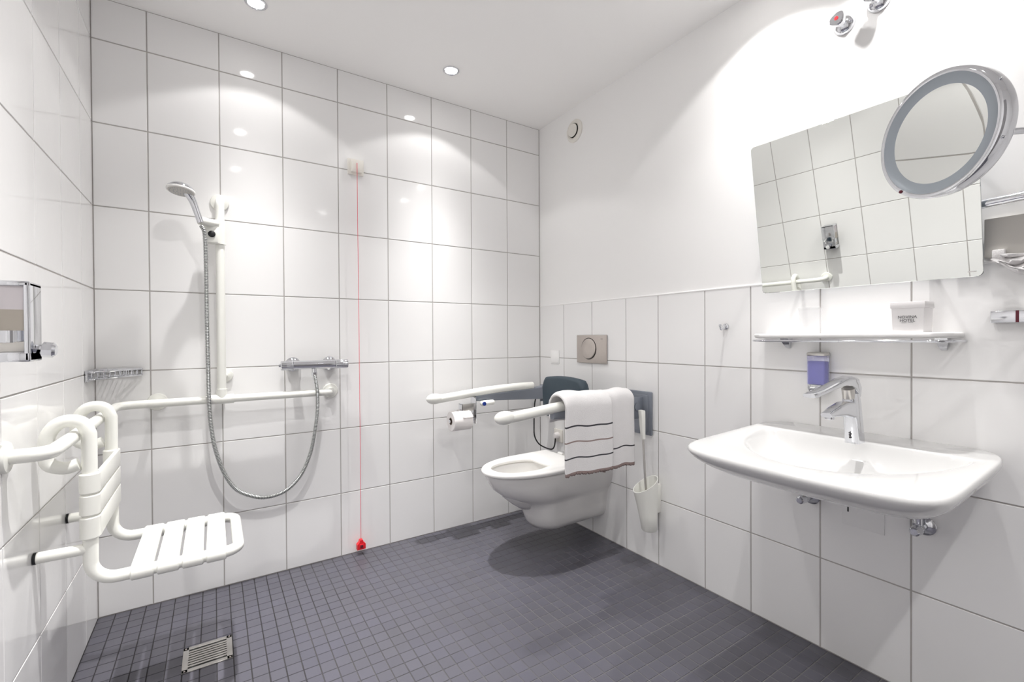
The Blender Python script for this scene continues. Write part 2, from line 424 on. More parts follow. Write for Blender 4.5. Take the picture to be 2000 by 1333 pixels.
# hose
t_pts = [tuple(hb + Vector((.002, .002, -.012))), (-1.822, -.125, 1.54), (-1.819, -.105, 1.40), (-1.819, -.092, 1.243), (-1.816, -.092, .98), (-1.814, -.094, .853), (-1.808, -.09, .74),
         (-1.793, -.085, .633), (-1.760, -.07, .52), (-1.715, -.06, .44), (-1.644, -.05, .392), (-1.590, -.047, .380), (-1.535, -.05, .39), (-1.490, -.055, .42),
         (-1.448, -.06, .475), (-1.415, -.068, .56), (-1.398, -.078, .65), (-1.385, -.085, .76), (-1.384, -.085, .85), (-1.390, -.078, .91), (-1.394, -.0715, .938)]
hp = resample(spline(t_pts, 14), .0016)
mb = MB(); mb.tube(hp, [(.0090 if (i // 2) % 2 else .0068) for i in range(len(hp))], 'hose', 12)
kg = mb.m('hosegap')
for i in range(len(hp) - 1):
    if (i // 2) % 2 == 0 and ((i + 1) // 2) % 2 == 0:
        for j in range(12): mb.mi[i * 12 + j] = kg
mb.build('shower_hose', at=(-1.6, -.07, .38), label='long ribbed chrome shower hose hanging in a loop below the thermostatic tap', cat='shower hose', smooth=80)

# thermostatic mixer
t = thing('shower_mixer', (-1.39, 0, .982), 'chrome thermostatic bar mixer tap on the tiled shower wall above the rail', 'tap')
MY = -.068
mb = MB(); mb.tube([(-1.485, MY, .982), (-1.30, MY, .982)], .0205, 'chrome', 32)
mb.tube([(-1.394, MY, .965), (-1.394, MY, .945)], .011, 'chrome', 20); mb.build('bar_body', t)
for s_, x0, x1 in ((0, -1.538, -1.487), (1, -1.298, -1.240)):
    mb = MB(); n = 40
    def kn(x, r): return [Vector((x, MY + (r + (.0012 if k % 2 else 0)) * math.cos(2 * PI * k / n), .982 + (r + (.0012 if k % 2 else 0)) * math.sin(2 * PI * k / n))) for k in range(n)]
    mb.loops([kn(x0, .018), kn(x0 + .003, .0205), kn(x1 - .003, .0205), kn(x1, .0195)], 'chrome')
    if not s_: mb.tube([(x0 - .008, MY, .982), (x0 + .001, MY, .982)], .007, 'chrome')
    mb.build('control_knob', t)
for x in (-1.478, -1.312):
    mb = MB(); mb.lathe((x, 0, .984), (0, -1, 0), [(.0005, .034), (.004, .034), (.012, .028), (.018, .019), (.05, .017)], 'chrome', 36); mb.build('wall_rosette', t)
mb = MB(); mb.lathe((-1.394, MY, .947), (0, 0, -1), [(0, .0095), (.002, .0125), (.016, .0125), (.018, .009), (.03, .0085)], 'chrome', 6); mb.build('hose_nut', t)

# corner soap basket
t = thing('corner_soap_basket', (-W, 0, .96), 'small chrome wire soap basket in the corner above the shower seat', 'soap basket')
ca_, cb_, cc_ = Vector((-W + .006, -.008, 0)), Vector((-2.035, -.008, 0)), Vector((-W + .006, -.185, 0))
def at_z(p, z): return Vector((p.x, p.y, z))
mb = MB()
for z, r in ((.988, .0042), (.963, .0035)):
    mb.tube(fillet([at_z(ca_, z) + Vector((.01, 0, 0)), at_z(cb_, z), at_z(cc_ + Vector((.02, 0, 0)), z), at_z(cc_ + Vector((0, .02, 0)), z), at_z(ca_, z)], .008, 5), r, 'chrome', 10)
mb.build('basket_frame', t)
for k in range(10):
    f_ = (k + .6) / 10.5
    a = cb_.lerp(ca_, f_) ; e = cb_.lerp(cc_, f_)
    mb = MB(); mb.tube(fillet([at_z(a, .988), at_z(a, .963), at_z(e, .963), at_z(e, .988)], .004, 3), .0018, 'chrome', 8); mb.build('wire', t)
mb = MB(); mb.box((-W + .0005, -.175, .952), (-W + .010, -.02, .995), 'chrome', .003); mb.build('wall_strip', t)

# ------------------------------------------------------------------ hanging shower seat
NY, FY, TX, SZ = -.755, -.440, -2.079, .452
t = thing('shower_seat', (TX, -.6, SZ), 'white slatted shower seat hanging by two hooks from the grab rail on the left wall', 'shower seat')
mb = MB()
def hook(yy):
    return [(-2.100, yy, .775), (-2.128, yy, .768), (-2.158, yy, .782), (-2.163, yy, .815), (-2.160, yy, .855), (-2.143, yy, .884), (-2.118, yy, .893), (-2.093, yy, .884), (TX, yy, .855)]
hn = spline(hook(NY), 6); hf = spline(hook(FY), 6)
side_n = fillet([hn[-1], (TX, NY, SZ), (-1.735, NY, SZ), (-1.735, FY, SZ), (TX, FY, SZ), hf[-1]], [.055, .04, .04, .055], 8)
full = hn[:-1] + side_n + hf[::-1][1:]
mb.tube(full, .0165, 'plastic', 22); mb.build('frame_tube', t)
for k in range(4):
    x0 = -1.996 + k * .0588; x1 = x0 + .0520
    mb = MB()
    for yy in (NY, FY):
        mb.tube([(x0, yy, SZ), (x0 + .003, yy, SZ), (x1 - .003, yy, SZ), (x1, yy, SZ)], [.0185, .0215, .0215, .0185], 'plastic', 28)
    mb.box((x0, NY, SZ + .008), (x1, FY, SZ + .0215), 'plastic', .004, 2)
    mb.build('seat_slat', t)
for k, (z0, z1) in enumerate(((.694, .748), (.635, .690), (.572, .631))):
    mb = MB()
    for yy in (NY, FY):
        mb.tube([(TX, yy, z0), (TX, yy, z0 + .003), (TX, yy, z1 - .003), (TX, yy, z1)], [.0195, .0220, .0220, .0195], 'plastic', 28)
    mb.box((TX + .010, NY, z0), (TX + .0225, FY, z1), 'plastic', .004, 2)
    mb.build('back_slat', t)
for yy in (NY, FY):
    mb = MB(); mb.tube([(-W + .006, yy, .543), (TX - .004, yy, .543)], .0145, 'plastic', 22); br = mb.build('wall_spacer', t)
    mb = MB(); mb.tube([(-W + .0015, yy, .543), (-W + .007, yy, .543)], .0152, 'black', 22); mb.build('rubber_pad', br, label='black rubber pad')

# liquid dispenser on left wall, cut by the picture edge
t = thing('liquid_dispenser', (-W, -1.01, 1.06), 'chrome framed liquid dispenser with beige liquid on the left wall, cut by the picture edge', 'dispenser')
X1 = -2.118; Y0, Y1 = -1.052, -.975
mb = MB()
mb.box((-W + .001, Y0, 1.062), (X1, Y1, 1.083), 'chrome', .003); mb.box((-W + .001, Y0, 1.221), (X1, Y1, 1.232), 'chrome', .003)
mb.box((X1 - .011, Y0, 1.062), (X1, Y1, 1.232), 'chrome', .004, 3); mb.box((-W + .001, Y1 - .006, 1.064), (X1, Y1, 1.230), 'chrome', .002)
mb.build('chrome_housing', t)
mb = MB(); mb.box((-W + .002, Y0 + .004, 1.172), (X1 - .010, Y1 - .006, 1.222), 'smoke'); mb.build('window', t, label='pale empty window')
mb = MB(); mb.box((-W + .002, Y0 + .004, 1.128), (X1 - .010, Y1 - .006, 1.172), 'beige'); mb.build('liquid', t, label='beige liquid')
mb = MB(); mb.tube([(-2.155, Y0 + .028, 1.128), (-2.155, Y0 + .028, 1.103)], .026, 'chrome', 24); mb.box((-W + .002, Y0 + .005, 1.083), (X1 - .010, Y1 - .006, 1.105), 'steel', .002); mb.build('pump', t)
mb = MB(); mb.lathe((X1, -1.012, 1.088), (1, 0, -.1), [(0, .010), (.008, .010), (.010, .017), (.026, .0165), (.031, .012)], 'chrome', 8); mb.build('push_knob', t)

# ------------------------------------------------------------------ emergency pull cord
t = thing('emergency_pull_switch', (-1.177, 0, 1.985), 'white square pull switch with a long red cord and red handle on the shower wall', 'pull cord')
mb = MB(); mb.box((-1.217, -.012, 1.946), (-1.137, -.0005, 2.026), 'cream', .003); mb.box((-1.203, -.030, 1.955), (-1.149, -.010, 2.016), 'cream', .004)
mb.build('switch_box', t)
mb = MB(); mb.tube(spline([(-1.1765, -.0325, 1.998), (-1.1765, -.034, 1.95), (-1.1755, -.034, 1.5), (-1.1735, -.034, 1.0), (-1.1725, -.034, .5), (-1.173, -.034, .078)], 6), .0013, 'redcord', 8); mb.build('red_cord', t, label='thin red cord')
mb = MB()
prof = [(-.021, 0), (.021, 0), (.021, .026), (.0145, .032), (.010, .036), (.007, .048), (-.007, .048), (-.010, .036), (-.0145, .032), (-.021, .026)]
z0 = .028
outer = [[Vector((-1.173 + a, -.034 + d, z0 + b_)) for a, b_ in prof] for d in (-.012, .012)]
mb.loops(outer, 'red'); mb.box((-1.180, -.050, z0 + .010), (-1.166, -.044, z0 + .024), 'darkred', .001); mb.box((-1.184, -.0475, z0 + .006), (-1.162, -.045, z0 + .028), 'red', .001)
mb.build('pull_handle', t, label='red house-shaped pull handle')

# ------------------------------------------------------------------ floor drain
t = thing('floor_drain', (-1.824, -.470, 0), 'square brushed steel floor drain grate with slots in the dark floor below the seat', 'drain')
x0, x1, y0, y1 = -1.895, -1.749, -.563, -.417
mb = MB(); mb.box((x0 + .004, y0 + .004, -.0005), (x1 - .004, y1 - .004, .0012), 'dark'); mb.build('drain_pit', t, label='dark gap under the grate')
mb = MB(); fr = .017
mb.box((x0, y0, .0005), (x1, y0 + fr, .0042), 'steel', .0008); mb.box((x0, y1 - fr, .0005), (x1, y1, .0042), 'steel', .0008)
mb.box((x0, y0, .0005), (x0 + fr, y1, .0042), 'steel', .0008); mb.box((x1 - fr, y0, .0005), (x1, y1, .0042), 'steel', .0008)
for sx in (x0 + .008, x1 - .008):
    for sy in (y0 + .008, y1 - .008): mb.lathe((sx, sy, .004), (0, 0, 1), [(0, .0035), (.0008, .003)], 'nickel', 12)
mb.build('drain_frame', t)
ns = 8; sp = (y1 - y0 - 2 * fr) / ns
for k in range(ns - 1):
    yc = y0 + fr + sp * (k + 1)
    mb = MB(); mb.box((x0 + fr - .002, yc - .0042, .0008), (x1 - fr + .002, yc + .0042, .004), 'steel', .0006); mb.build('grate_bar', t)

# ------------------------------------------------------------------ toilet
TY = -.490
t = thing('wall_hung_toilet', (0, TY, .09), 'white wall-hung toilet with open seat ring between the two folding support arms', 'toilet')
def dplan(z, L, a, wd, n=56, xb=0.0, yb=1.0):
    """plan outline: straight sides from the wall, rounded front; starts at back near side"""
    out = []; ns_ = 10
    for k in range(ns_): out.append(Vector((-xb - (L - a - xb) * k / ns_, TY - wd * (yb + (1 - yb) * k / ns_), z)))
    for k in range(n - 2 * ns_ + 1):
        th = -PI / 2 + PI * k / (n - 2 * ns_)
        out.append(Vector((-(L - a) - a * math.cos(th), TY + wd * math.sin(th), z)))
    for k in range(ns_ - 1, -1, -1): out.append(Vector((-xb - (L - a - xb) * k / ns_, TY + wd * (yb + (1 - yb) * k / ns_), z)))
    return out
prof = [(.088, .33, .07, .050), (.092, .375, .09, .072), (.105, .418, .10, .098), (.135, .442, .10, .114), (.18, .455, .10, .122), (.225, .468, .11, .127), (.255, .490, .14, .131),
        (.268, .515, .16, .134), (.285, .555, .19, .146), (.31, .600, .23, .159), (.345, .642, .27, .170), (.385, .668, .29, .176), (.42, .684, .30, .178), (.430, .686, .30, .177), (.434, .680, .297, .172)]
def lift(z): return z + .024 * (.434 - z) / .346
outer = [dplan(lift(z), L, a, wd, yb=.93) for z, L, a, wd in prof]
hc = Vector((-.485, TY, 0))
def remap(L, cx, ax_, ay, z, p=2.2):
    out = []
    for q in L:
        d = Vector((q.x - cx, (q.y - TY))); th = math.atan2(d.y, d.x); c_, s_ = abs(math.cos(th)) / ax_, abs(math.sin(th)) / ay
        r = 1 / ((c_ ** p + s_ ** p) ** (1 / p)); out.append(Vector((cx + r * math.cos(th), TY + r * math.sin(th), z)))
    return out
ref = outer[-1]
inner = [remap(ref, -.485, .170, .122, .434), remap(ref, -.485, .163, .115, .428), remap(ref, -.485, .160, .112, .40), remap(ref, -.482, .148, .104, .36), remap(ref, -.472, .122, .088, .31), remap(ref, -.455, .085, .065, .265), remap(ref, -.445, .05, .04, .235)]
mb = MB(); mb.loops(outer + inner, 'toilet_ceramic', True, True); mb.build('bowl', t, smooth=50)
mb = MB(); mb.loops([remap(ref, -.462, .105, .078, .287), remap(ref, -.462, .02, .02, .287)], 'water', False, True); mb.build('water', t, label='still water')
def seatloop(off, z):
    base = dplan(z, .702, .285, .184, xb=.185)
    cen = Vector((-.44, TY, z)); out = []
    for q in base:
        d = (q - cen); l = d.length; out.append(cen + d * ((l - off) / l))
    return out
rs = seatloop(0, .455)
mb = MB()
L = [seatloop(.004, .4365), seatloop(0, .440), seatloop(0, .449), seatloop(.003, .4545), seatloop(.010, .4575), seatloop(.02, .4582)]
L += [remap(rs, -.492, .172, .124, .4578), remap(rs, -.492, .162, .115, .4555), remap(rs, -.492, .158, .111, .4500), remap(rs, -.492, .158, .111, .4420), remap(rs, -.492, .162, .115, .4365)]
L.append(L[0]); mb.loops(L, 'seatplastic', False, False); mb.build('seat_ring', t, smooth=60)
for s_ in (-1, 1):
    mb = MB(); mb.tube([(-.165, TY + s_ * .075 - .02, .448), (-.165, TY + s_ * .075 + .02, .448)], .011, 'seatplastic', 16); mb.build('hinge', t)
mb = MB(); mb.lathe((-.27, TY - .1285, .335), (0, -1, 0), [(-.004, .010), (.007, .010), (.009, .007)], 'cream', 20); mb.build('bolt_cap', t)

# backrest cushion
t = thing('support_cushion', (0, TY, .66), 'slate grey padded back cushion above the back of the toilet', 'backrest')
mb = MB()
def brl(x, k):
    ww, z0_, z1_ = .178 - k, .655 + k, .890 - k; out = []
    n = 24
    for i in range(n + 1):      # top arc from far to near
        yy = ww * (1 - 2 * i / n); e = abs(yy / ww); zz = z1_ - .016 * e ** 2 - .050 * max(0, (e - .80) / .20) ** 2.2
        out.append(Vector((x, TY + .026 + yy, zz)))
    for i in range(n + 1):
        yy = -ww + 2 * ww * i / n; e = abs(yy / ww); out.append(Vector((x, TY + .026 + yy * (.96 if e > .9 else .97), z0_ + .030 * max(0, (e - .85) / .15) ** 2)))
    return out
mb.loops([brl(-.150, .012), brl(-.154, .003), brl(-.165, 0), brl(-.190, 0), brl(-.200, .004), brl(-.205, .014)], 'cushion'); mb.build('cushion', t, smooth=50)
mb = MB(); mb.box((-.150, TY - .19, .695), (-.138, TY + .195, .735), 'greybeam', .004)
for s_ in (-1, 1): mb.box((-.140, TY + s_ * .10 - .02, .700), (-.0005, TY + s_ * .10 + .02, .730), 'greybeam', .004)
mb.build('mounting_bracket', t)

# folding support arms
def support_arm(y, label, x_open=0):
    t = thing('folding_support_arm', (0, y, .73), label, 'support arm', 'folding support arms beside the toilet')
    mb = MB(); mb.box((-.016, y - .077, .622), (-.0005, y + .077, .836), 'greyplate', .005, 2)
    mb.box((-.020, y - .060, .64), (-.014, y + .060, .82), 'greybeam', .003); mb.build('wall_plate', t)
    mb = MB(); mb.box((-.085, y - .032, .705), (-.018, y - .024, .810), 'greyplate', .003); mb.box((-.085, y + .024, .705), (-.018, y + .032, .810), 'greyplate', .003)
    mb.tube([(-.062, y - .036, .765), (-.062, y + .036, .765)], .020, 'greyplate', 24); mb.build('hinge', t)
    mb = MB(); S = []
    for x, zc, h, wd in ((-.040, .765, .085, .044), (-.10, .766, .082, .044), (-.16, .764, .070, .038), (-.30, .765, .058, .034), (-.45, .766, .045, .030), (-.565, .766, .034, .028)):
        S.append(rrect((x, y, zc), (0, 1, 0), (0, 0, 1), wd, h, .010))
    mb.loops(S, 'greybeam'); mb.build('beam', t, smooth=50)
    mb = MB(); P = spline([(-.165, y, .812), (-.30, y, .811), (-.50, y, .802), (-.68, y, .786), (-.79, y, .777)], 6)
    mb.tube([(-.155, y, .812)] + P, [.012] + [.0225] * (len(P)), 'plastic', 26); mb.build('armrest', t)
    mb = MB(); mb.ellipsoid((-.808, y, .780), (.047, .030, .0285), 'plastic'); mb.build('rounded_end', t)
    return t
support_arm(-.140, 'white and grey folding support arm nearest the shower wall, with the toilet roll below')
support_arm(-.845, 'white and grey folding support arm with a striped towel draped over it')

# toilet roll holder on the far arm
t = thing('toilet_roll_holder', (-.59, -.14, .745), 'chrome toilet roll holder clipped under the far support arm', 'toilet roll holder')
mb = MB(); mb.box((-.655, -.160, .735), (-.560, -.120, .741), 'chrome', .002); mb.box((-.655, -.163, .700), (-.651, -.117, .741), 'chrome', .001)
mb.box((-.655, -.163, .700), (-.575, -.159, .741), 'steel', .001)
mb.box((-.576, -.172, .625), (-.571, -.112, .775), 'chrome', .001); mb.build('bracket', t)
mb = MB(); mb.tube([(-.722, -.142, .650), (-.574, -.142, .650)], .009, 'chrome', 16); mb.build('spindle', t)
t = thing('toilet_roll', (-.64, -.142, .595), 'white toilet paper roll hanging on the holder under the far support arm', 'toilet roll')
mb = MB(); n = 40
def rl(x, r): return [Vector((x, -.142 + r * math.cos(2 * PI * k / n), .650 + r * math.sin(2 * PI * k / n))) for k in range(n)]
mb.loops([rl(-.715, .020), rl(-.715, .052), rl(-.712, .0545), rl(-.605, .0545), rl(-.603, .052), rl(-.603, .020), rl(-.715, .020)], 'paper', False, False); mb.build('paper', t)
mb = MB(); mb.loops([rl(-.7155, .0165), rl(-.7155, .0202), rl(-.6025, .0202), rl(-.6025, .0165), rl(-.7155, .0165)], 'card', False, False); mb.build('card_core', t, label='brown card core')
mb = MB(); Lp = []
for k in range(9):
    a = PI * .62 - k * PI * .52 / 8; r = .0565 + .002 * math.sin(k * 1.7)
    Lp.append([Vector((-.670 + .064 * j / 6 + .004 * math.sin(k + j), -.142 - r * math.cos(a) * 1.0 - .0, .650 + r * math.sin(a) + .0025 * math.sin(j * 2.1 + k))) for j in range(7)])
mb.loops(Lp, 'paper', False, False, closed=False); fp = mb.build('folded_end', t)
sm = fp.modifiers.new('solid', 'SOLIDIFY'); sm.thickness = .0015

# release lever with blue dot on the far arm
t = thing('call_button', (-.52, -.17, .735), 'small white remote button with a blue dot under the far support arm', 'call button')
mb = MB(); mb.tube([(-.535, -.176, .737), (-.47, -.176, .739)], [.0195, .0180], 'plastic', 24, .8)
mb.ellipsoid((-.47, -.176, .739), (.013, .0180, .0145), 'plastic'); mb.ellipsoid((-.535, -.176, .737), (.013, .0195, .0156), 'plastic')
mb.box((-.52, -.17, .742), (-.49, -.13, .752), 'greybeam', .002); mb.build('button_body', t)
mb = MB(); mb.lathe((-.533, -.1945, .737), (0, -1, .1), [(-.003, .0112), (.0025, .0112), (.0035, .010)], 'blue', 24); mb.build('blue_dot', t, label='dark blue round button')

# black cable and plug box behind the toilet
t = thing('arm_cable', (-.1, -.08, .40), 'thin black cable looping down from the far support arm behind the toilet', 'cable')
mb = MB(); mb.tube(spline([(-.118, -.115, .735), (-.118, -.098, .68), (-.118, -.092, .55), (-.112, -.090, .485), (-.085, -.098, .435), (-.05, -.125, .410), (-.035, -.165, .408), (-.03, -.185, .432), (-.03, -.195, .480)], 8), .0042, 'black', 10); mb.build('cable', t)
t = thing('wall_plug', (0, -.195, .47), 'round pale plug in a wall outlet above the back of the toilet', 'plug')
mb = MB(); mb.box((-.010, -.235, .455), (-.0005, -.155, .535), 'cream', .003); mb.build('outlet_plate', t)
mb = MB(); mb.lathe((-.010, -.195, .497), (-1, 0, 0), [(-.001, .020), (.018, .019), (.026, .013)], 'paper', 28); mb.build('plug_body', t)

# towel over near arm
t = thing('striped_towel', (-.33, -.845, .83), 'white towel with thin dark and brown stripes draped over the near support arm', 'towel')
def towel(xa, xb, ybase, zb, stripes, amp, seed, back_z, name, lab=None, top=.856):
    zs = [zb - .012, zb - .006, zb]
    marks = sorted(set([round(zb, 4)] + [round(s_[0] + d, 4) for s_ in stripes for d in (-.0030, .0030)] + [round(zb + k * .014, 4) for k in range(1, 26) if zb + k * .014 < .79]))
    marks = [z for i, z in enumerate(marks)]
    fl_ = []
    for z in marks:
        if fl_ and z - fl_[-1] < .0021: continue
        fl_.append(z)
    rows = [(ybase, z) for z in [zb - .014, zb - .007]] + [(ybase, z) for z in fl_]
    r = abs(ybase + .845); zc = top - r
    for k in range(0, 13):
        a = PI - PI * k / 12; rows.append((-.845 + r * math.cos(a) * (1 if True else 0), zc + r * math.sin(a)))
    z = zc - .02
    while z > back_z: rows.append((-.845 + r - .004, z)); z -= .03
    nx = 44; L = []; rnd = random.Random(seed); ph = [rnd.uniform(0, 6) for _ in range(4)]
    for i, (yy, z) in enumerate(rows):
        row = []
        for j in range(nx + 1):
            u = j / nx; x = xa + (xb - xa) * u
            hang = max(0, min(1, (top - z) / .3)); sgn = -1 if yy < -.845 else 1
            wob = amp * hang * (math.sin(u * 7 + ph[0]) + .5 * math.sin(u * 15 + ph[1] + z * 6))
            sag = .0045 * math.sin(u * 5 + ph[2]) + .002 * math.sin(u * 13 + ph[3])
            dx = .006 * hang * math.sin(z * 9 + ph[3]) * (1 if j in (0, nx) else .8) * (1 - 2 * u) * 1.0
            fr_ = .0 if i > 1 else .003 * math.sin(j * 2.3) + .002 * math.sin(j * 5.1)
            edge = .010 * max(0, 1 - min(u, 1 - u) / .05) ** 2 * (1 if z > zc else 0)
            row.append(Vector((x + dx, yy + sgn * wob * .6, z + sag - (.006 * math.sin(u * PI * 1.1)) * hang * 0 - edge + fr_)))
        L.append(row)
    mb = MB(); mb.loops(L, 'towel', False, False, closed=False)
    ks, kb = mb.m('stripe'), mb.m('brownstripe')
    # stripe rows by their height on the front side
    nrow = len(rows) - 1
    for i in range(nrow):
        z0_, z1_ = rows[i][1], rows[i + 1][1]
        if rows[i + 1][0] > -.845 or z1_ > .80: break
        zm = (z0_ + z1_) / 2; mt_ = None
        if z1_ <= zb + .0005: mt_ = kb
        for s_ in stripes:
            if abs(zm - s_[0]) < .0030: mt_ = kb if s_[1] else ks
        if mt_ is not None:
            for j in range(nx): mb.mi[i * nx + j] = mt_
    o = mb.build(name, t, smooth=80, label=lab)
    sm = o.modifiers.new('solid', 'SOLIDIFY'); sm.thickness = .009; sm.offset = 1.0
    return o
towel(-.300, -.100, -.883, .505, [(.585, 0)], .003, 5, .70, 'towel_layer', 'narrower rear fold with one dark stripe', .849)
towel(-.535, -.262, -.898, .516, [(.716, 0), (.648, 1), (.578, 0)], .0045, 9, .70, 'towel_layer', 'wide front fold with three stripes')

# ------------------------------------------------------------------ flush plate, blank plate, vent, hook
t = thing('flush_plate', (0, -.495, .958), 'rectangular beige grey metal flush plate with an oval button above the toilet', 'flush plate')
mb = MB(); mb.box((-.011, -.616, .958), (-.0005, -.375, 1.118), 'nickel', .003, 3); mb.box((-.0118, -.590, 1.095), (-.0108, -.574, 1.0975), 'ink', 0); mb.build('plate', t)
mb = MB(); mb.lathe((-.0105, -.478, 1.041), (-1, 0, 0), [(0, .0615), (.0012, .0615), (.0013, .058), (.0002, .0575)], 'dark', 56, False, False); mb.build('button_gap', t)
mb = MB(); mb.lathe((-.0105, -.478, 1.041), (-1, 0, .06), [(.0, .0575), (.005, .0575), (.007, .054), (.0055, .02), (.0053, .001)], 'nickel', 56); mb.build('flush_button', t)
mb = MB(); mb.box((-.006, -.203, .940), (-.0005, -.118, 1.024), 'plaster', .003); mb.box((-.0072, -.196, .947), (-.005, -.125, 1.017), 'plaster', .002)
mb.build('blank_cover_plate', label='small white square cover plate on the tiles left of the flush plate', cat='cover plate')
t = thing('air_vent', (0, -.352, 2.325), 'round white ventilation valve high on the plaster wall near the corner', 'vent')
mb = MB(); mb.lathe((.0035, -.352, 2.325), (-1, 0, 0), [(0, .066), (.006, .066), (.012, .060), (.016, .050), (.013, .042), (.002, .040)], 'cream', 56, True, False); mb.build('outer_ring', t)
mb = MB(); mb.lathe((.0035, -.352, 2.325), (-1, 0, 0), [(.003, .0405), (.0035, .001)], 'dark', 40, False, True); mb.build('duct', t, label='dark duct opening')
mb = MB(); mb.lathe((.0035, -.352, 2.325), (-1, 0, 0), [(.005, .02), (.018, .0375), (.022, .036), (.023, .02), (.023, .001)], 'cream', 56); mb.build('valve_disc', t)
t = thing('robe_hook', (0, -1.302, 1.144), 'tiny chrome hook on the tiles between the flush plate and the shelf', 'hook')
mb = MB(); mb.lathe((0, -1.302, 1.148), (-1, 0, 0), [(.0005, .013), (.004, .0125), (.006, .009)], 'chrome', 28)
mb.tube(spline([(-.004, -1.302, 1.148), (-.022, -1.302, 1.138), (-.034, -1.302, 1.136), (-.040, -1.302, 1.150)], 5), .0042, 'chrome', 12); mb.ellipsoid((-.040, -1.302, 1.152), (.006, .006, .006), 'chrome', 12, 8)
mb.build('hook_body', t)

# ------------------------------------------------------------------ toilet brush
BY = -.958
t = thing('toilet_brush_holder', (0, BY, .19), 'white conical toilet brush holder with slanted mouth mounted low on the tiled wall', 'brush holder')
mb = MB(); n = 48
def cupl(k, r, zb_, zt_slope):
    # k 0 bottom .. 1 top ; slanted cut towards the room
    cx, cyy = -.072 - .010 * k, BY + .014 * k
    return [Vector((cx + r * math.cos(2 * PI * j / n), cyy + r * math.sin(2 * PI * j / n), zb_ + zt_slope * (math.cos(2 * PI * j / n) * .85 - .45 * math.sin(2 * PI * j / n)))) for j in range(n)]
L = [cupl(0, .034, .190, 0), cupl(0, .037, .194, 0), cupl(.33, .043, .265, .004), cupl(.66, .050, .335, .016), cupl(.97, .0575, .402, .036), cupl(1, .0580, .406, .037), cupl(1, .0545, .406, .035), cupl(.66, .047, .340, .016), cupl(.33, .040, .270, .004), cupl(0, .034, .200, 0)]
mb.loops(L, 'plastic', True, True); mb.build('cup', t, smooth=50)
mb = MB(); mb.box((-.030, BY - .012, .262), (-.0005, BY + .012, .40), 'plastic', .004); mb.build('wall_clip', t)
t = thing('toilet_brush', (-.08, BY, .21), 'toilet brush with white grip and dark metal rod standing in the holder', 'toilet brush')
a0 = Vector((-.078, -.953, .215)); a1 = Vector((-.072, -.922, .612)); a2 = Vector((-.070, -.912, .752))
mb = MB(); mb.tube([a0 + (a1 - a0) * .2, a1 + (a2 - a1) * .05], .0052, 'steel', 14); mb.build('rod', t)
mb = MB(); d = (a2 - a1).normalized(); L = []
for k, (w_, dd) in enumerate(((.012, .012), (.022, .016), (.026, .018), (.030, .020), (.034, .022), (.033, .021))):
    L.append(rrect(a1 + (a2 - a1) * (0, .03, .3, .6, .97, 1)[k], (0.25, 1, 0), (1, -.25, 0), w_, dd, .006))
mb.loops(L, 'plastic'); mb.build('grip', t)
mb = MB(); mb.lathe(a0, (a1 - a0), [(0, .012), (.01, .028), (.06, .028), (.075, .01)], 'towel', 20); mb.build('bristle_head', t)

# ------------------------------------------------------------------ washbasin
CY = -1.805
t = thing('washbasin', (0, CY, .64), 'large white ceramic washbasin with flat rims mounted on the right wall', 'washbasin')
N = 120; cx0 = -.30
def zrim(x): return .787 - .022 * min(1, max(0, -x / .6))
def outl(s_=1.0, z=0.0, px=0.0, grow=0.0):
    out = []
    for k in range(N):
        th = 2 * PI * k / N; c_, s2 = math.cos(th), math.sin(th)
        bw = .317; p = 7.5
        ax_ = .300 if c_ > 0 else .268
        r = 1 / ((abs(c_) / ax_) ** p + (abs(s2) / bw) ** p) ** (1 / p)
        x = cx0 + r * c_; y = CY + r * s2
        f_ = max(0, -x / .6); 
        # front bows out at the middle
        if x < cx0: x -= .030 * f_ * max(0, 1 - ((y - CY) / .34) ** 2)
        x = px + (x - px) * s_ - 0; y = CY + (y - CY) * s_
        zz = zrim(x / max(s_, .01)) + z
        out.append(Vector((min(x, -.0005), y, zz)))
    return out
def inl(s_=1.0, z=0.0):
    out = []
    for k in range(N):
        th = 2 * PI * k / N; c_, s2 = math.cos(th), math.sin(th)
        # back line x = -.105 ; front half ellipse centred (-.13) semi .385 x .268 ; centre of rays (-.28)
        xc = -.27; rs_ = []
        if c_ > 1e-3: rs_.append((xc * -1 - .115) / c_)
        # ellipse
        A = (c_ / .385) ** 2 + (s2 / .272) ** 2; B = 2 * (xc + .125) * c_ / .385 ** 2; Cc = ((xc + .125) / .385) ** 2 - 1
        rs_.append((-B + math.sqrt(B * B - 4 * A * Cc)) / (2 * A))
        p = 14; r = sum(q ** -p for q in rs_) ** (-1 / p)
        x = xc + r * c_ * s_ ; y = CY + r * s2 * s_
        out.append(Vector((x, y, zrim(x) + z)))
    return out
L = [outl(.40, -.124), outl(.52, -.121), outl(.64, -.111), outl(.75, -.095), outl(.84, -.077), outl(.90, -.061), outl(.945, -.046), outl(.972, -.034), outl(.990, -.023), outl(.999, -.015), outl(1.0, -.010), outl(.996, -.004), outl(.988, -.001), outl(.975, .0005)]
mid = [a.lerp(b_, .5) for a, b_ in zip(outl(.975, .0), inl(1.03, 0))]
for q in mid: q.z = zrim(q.x) - .0015
L += [mid, inl(1.03, -.002), inl(1.0, -.004), inl(.98, -.009), inl(.96, -.018), inl(.92, -.036), inl(.86, -.056), inl(.76, -.078), inl(.62, -.096), inl(.42, -.108), inl(.2, -.114), inl(.06, -.116)]
mb = MB(); mb.loops(L, 'ceramic', True, True); mb.build('basin', t, smooth=60)
mb = MB(); mb.lathe((-.27, CY, .664), (0, 0, 1), [(0, .024), (.004, .024), (.0055, .02), (.006, .002)], 'chrome', 28); mb.build('drain_cap', t)
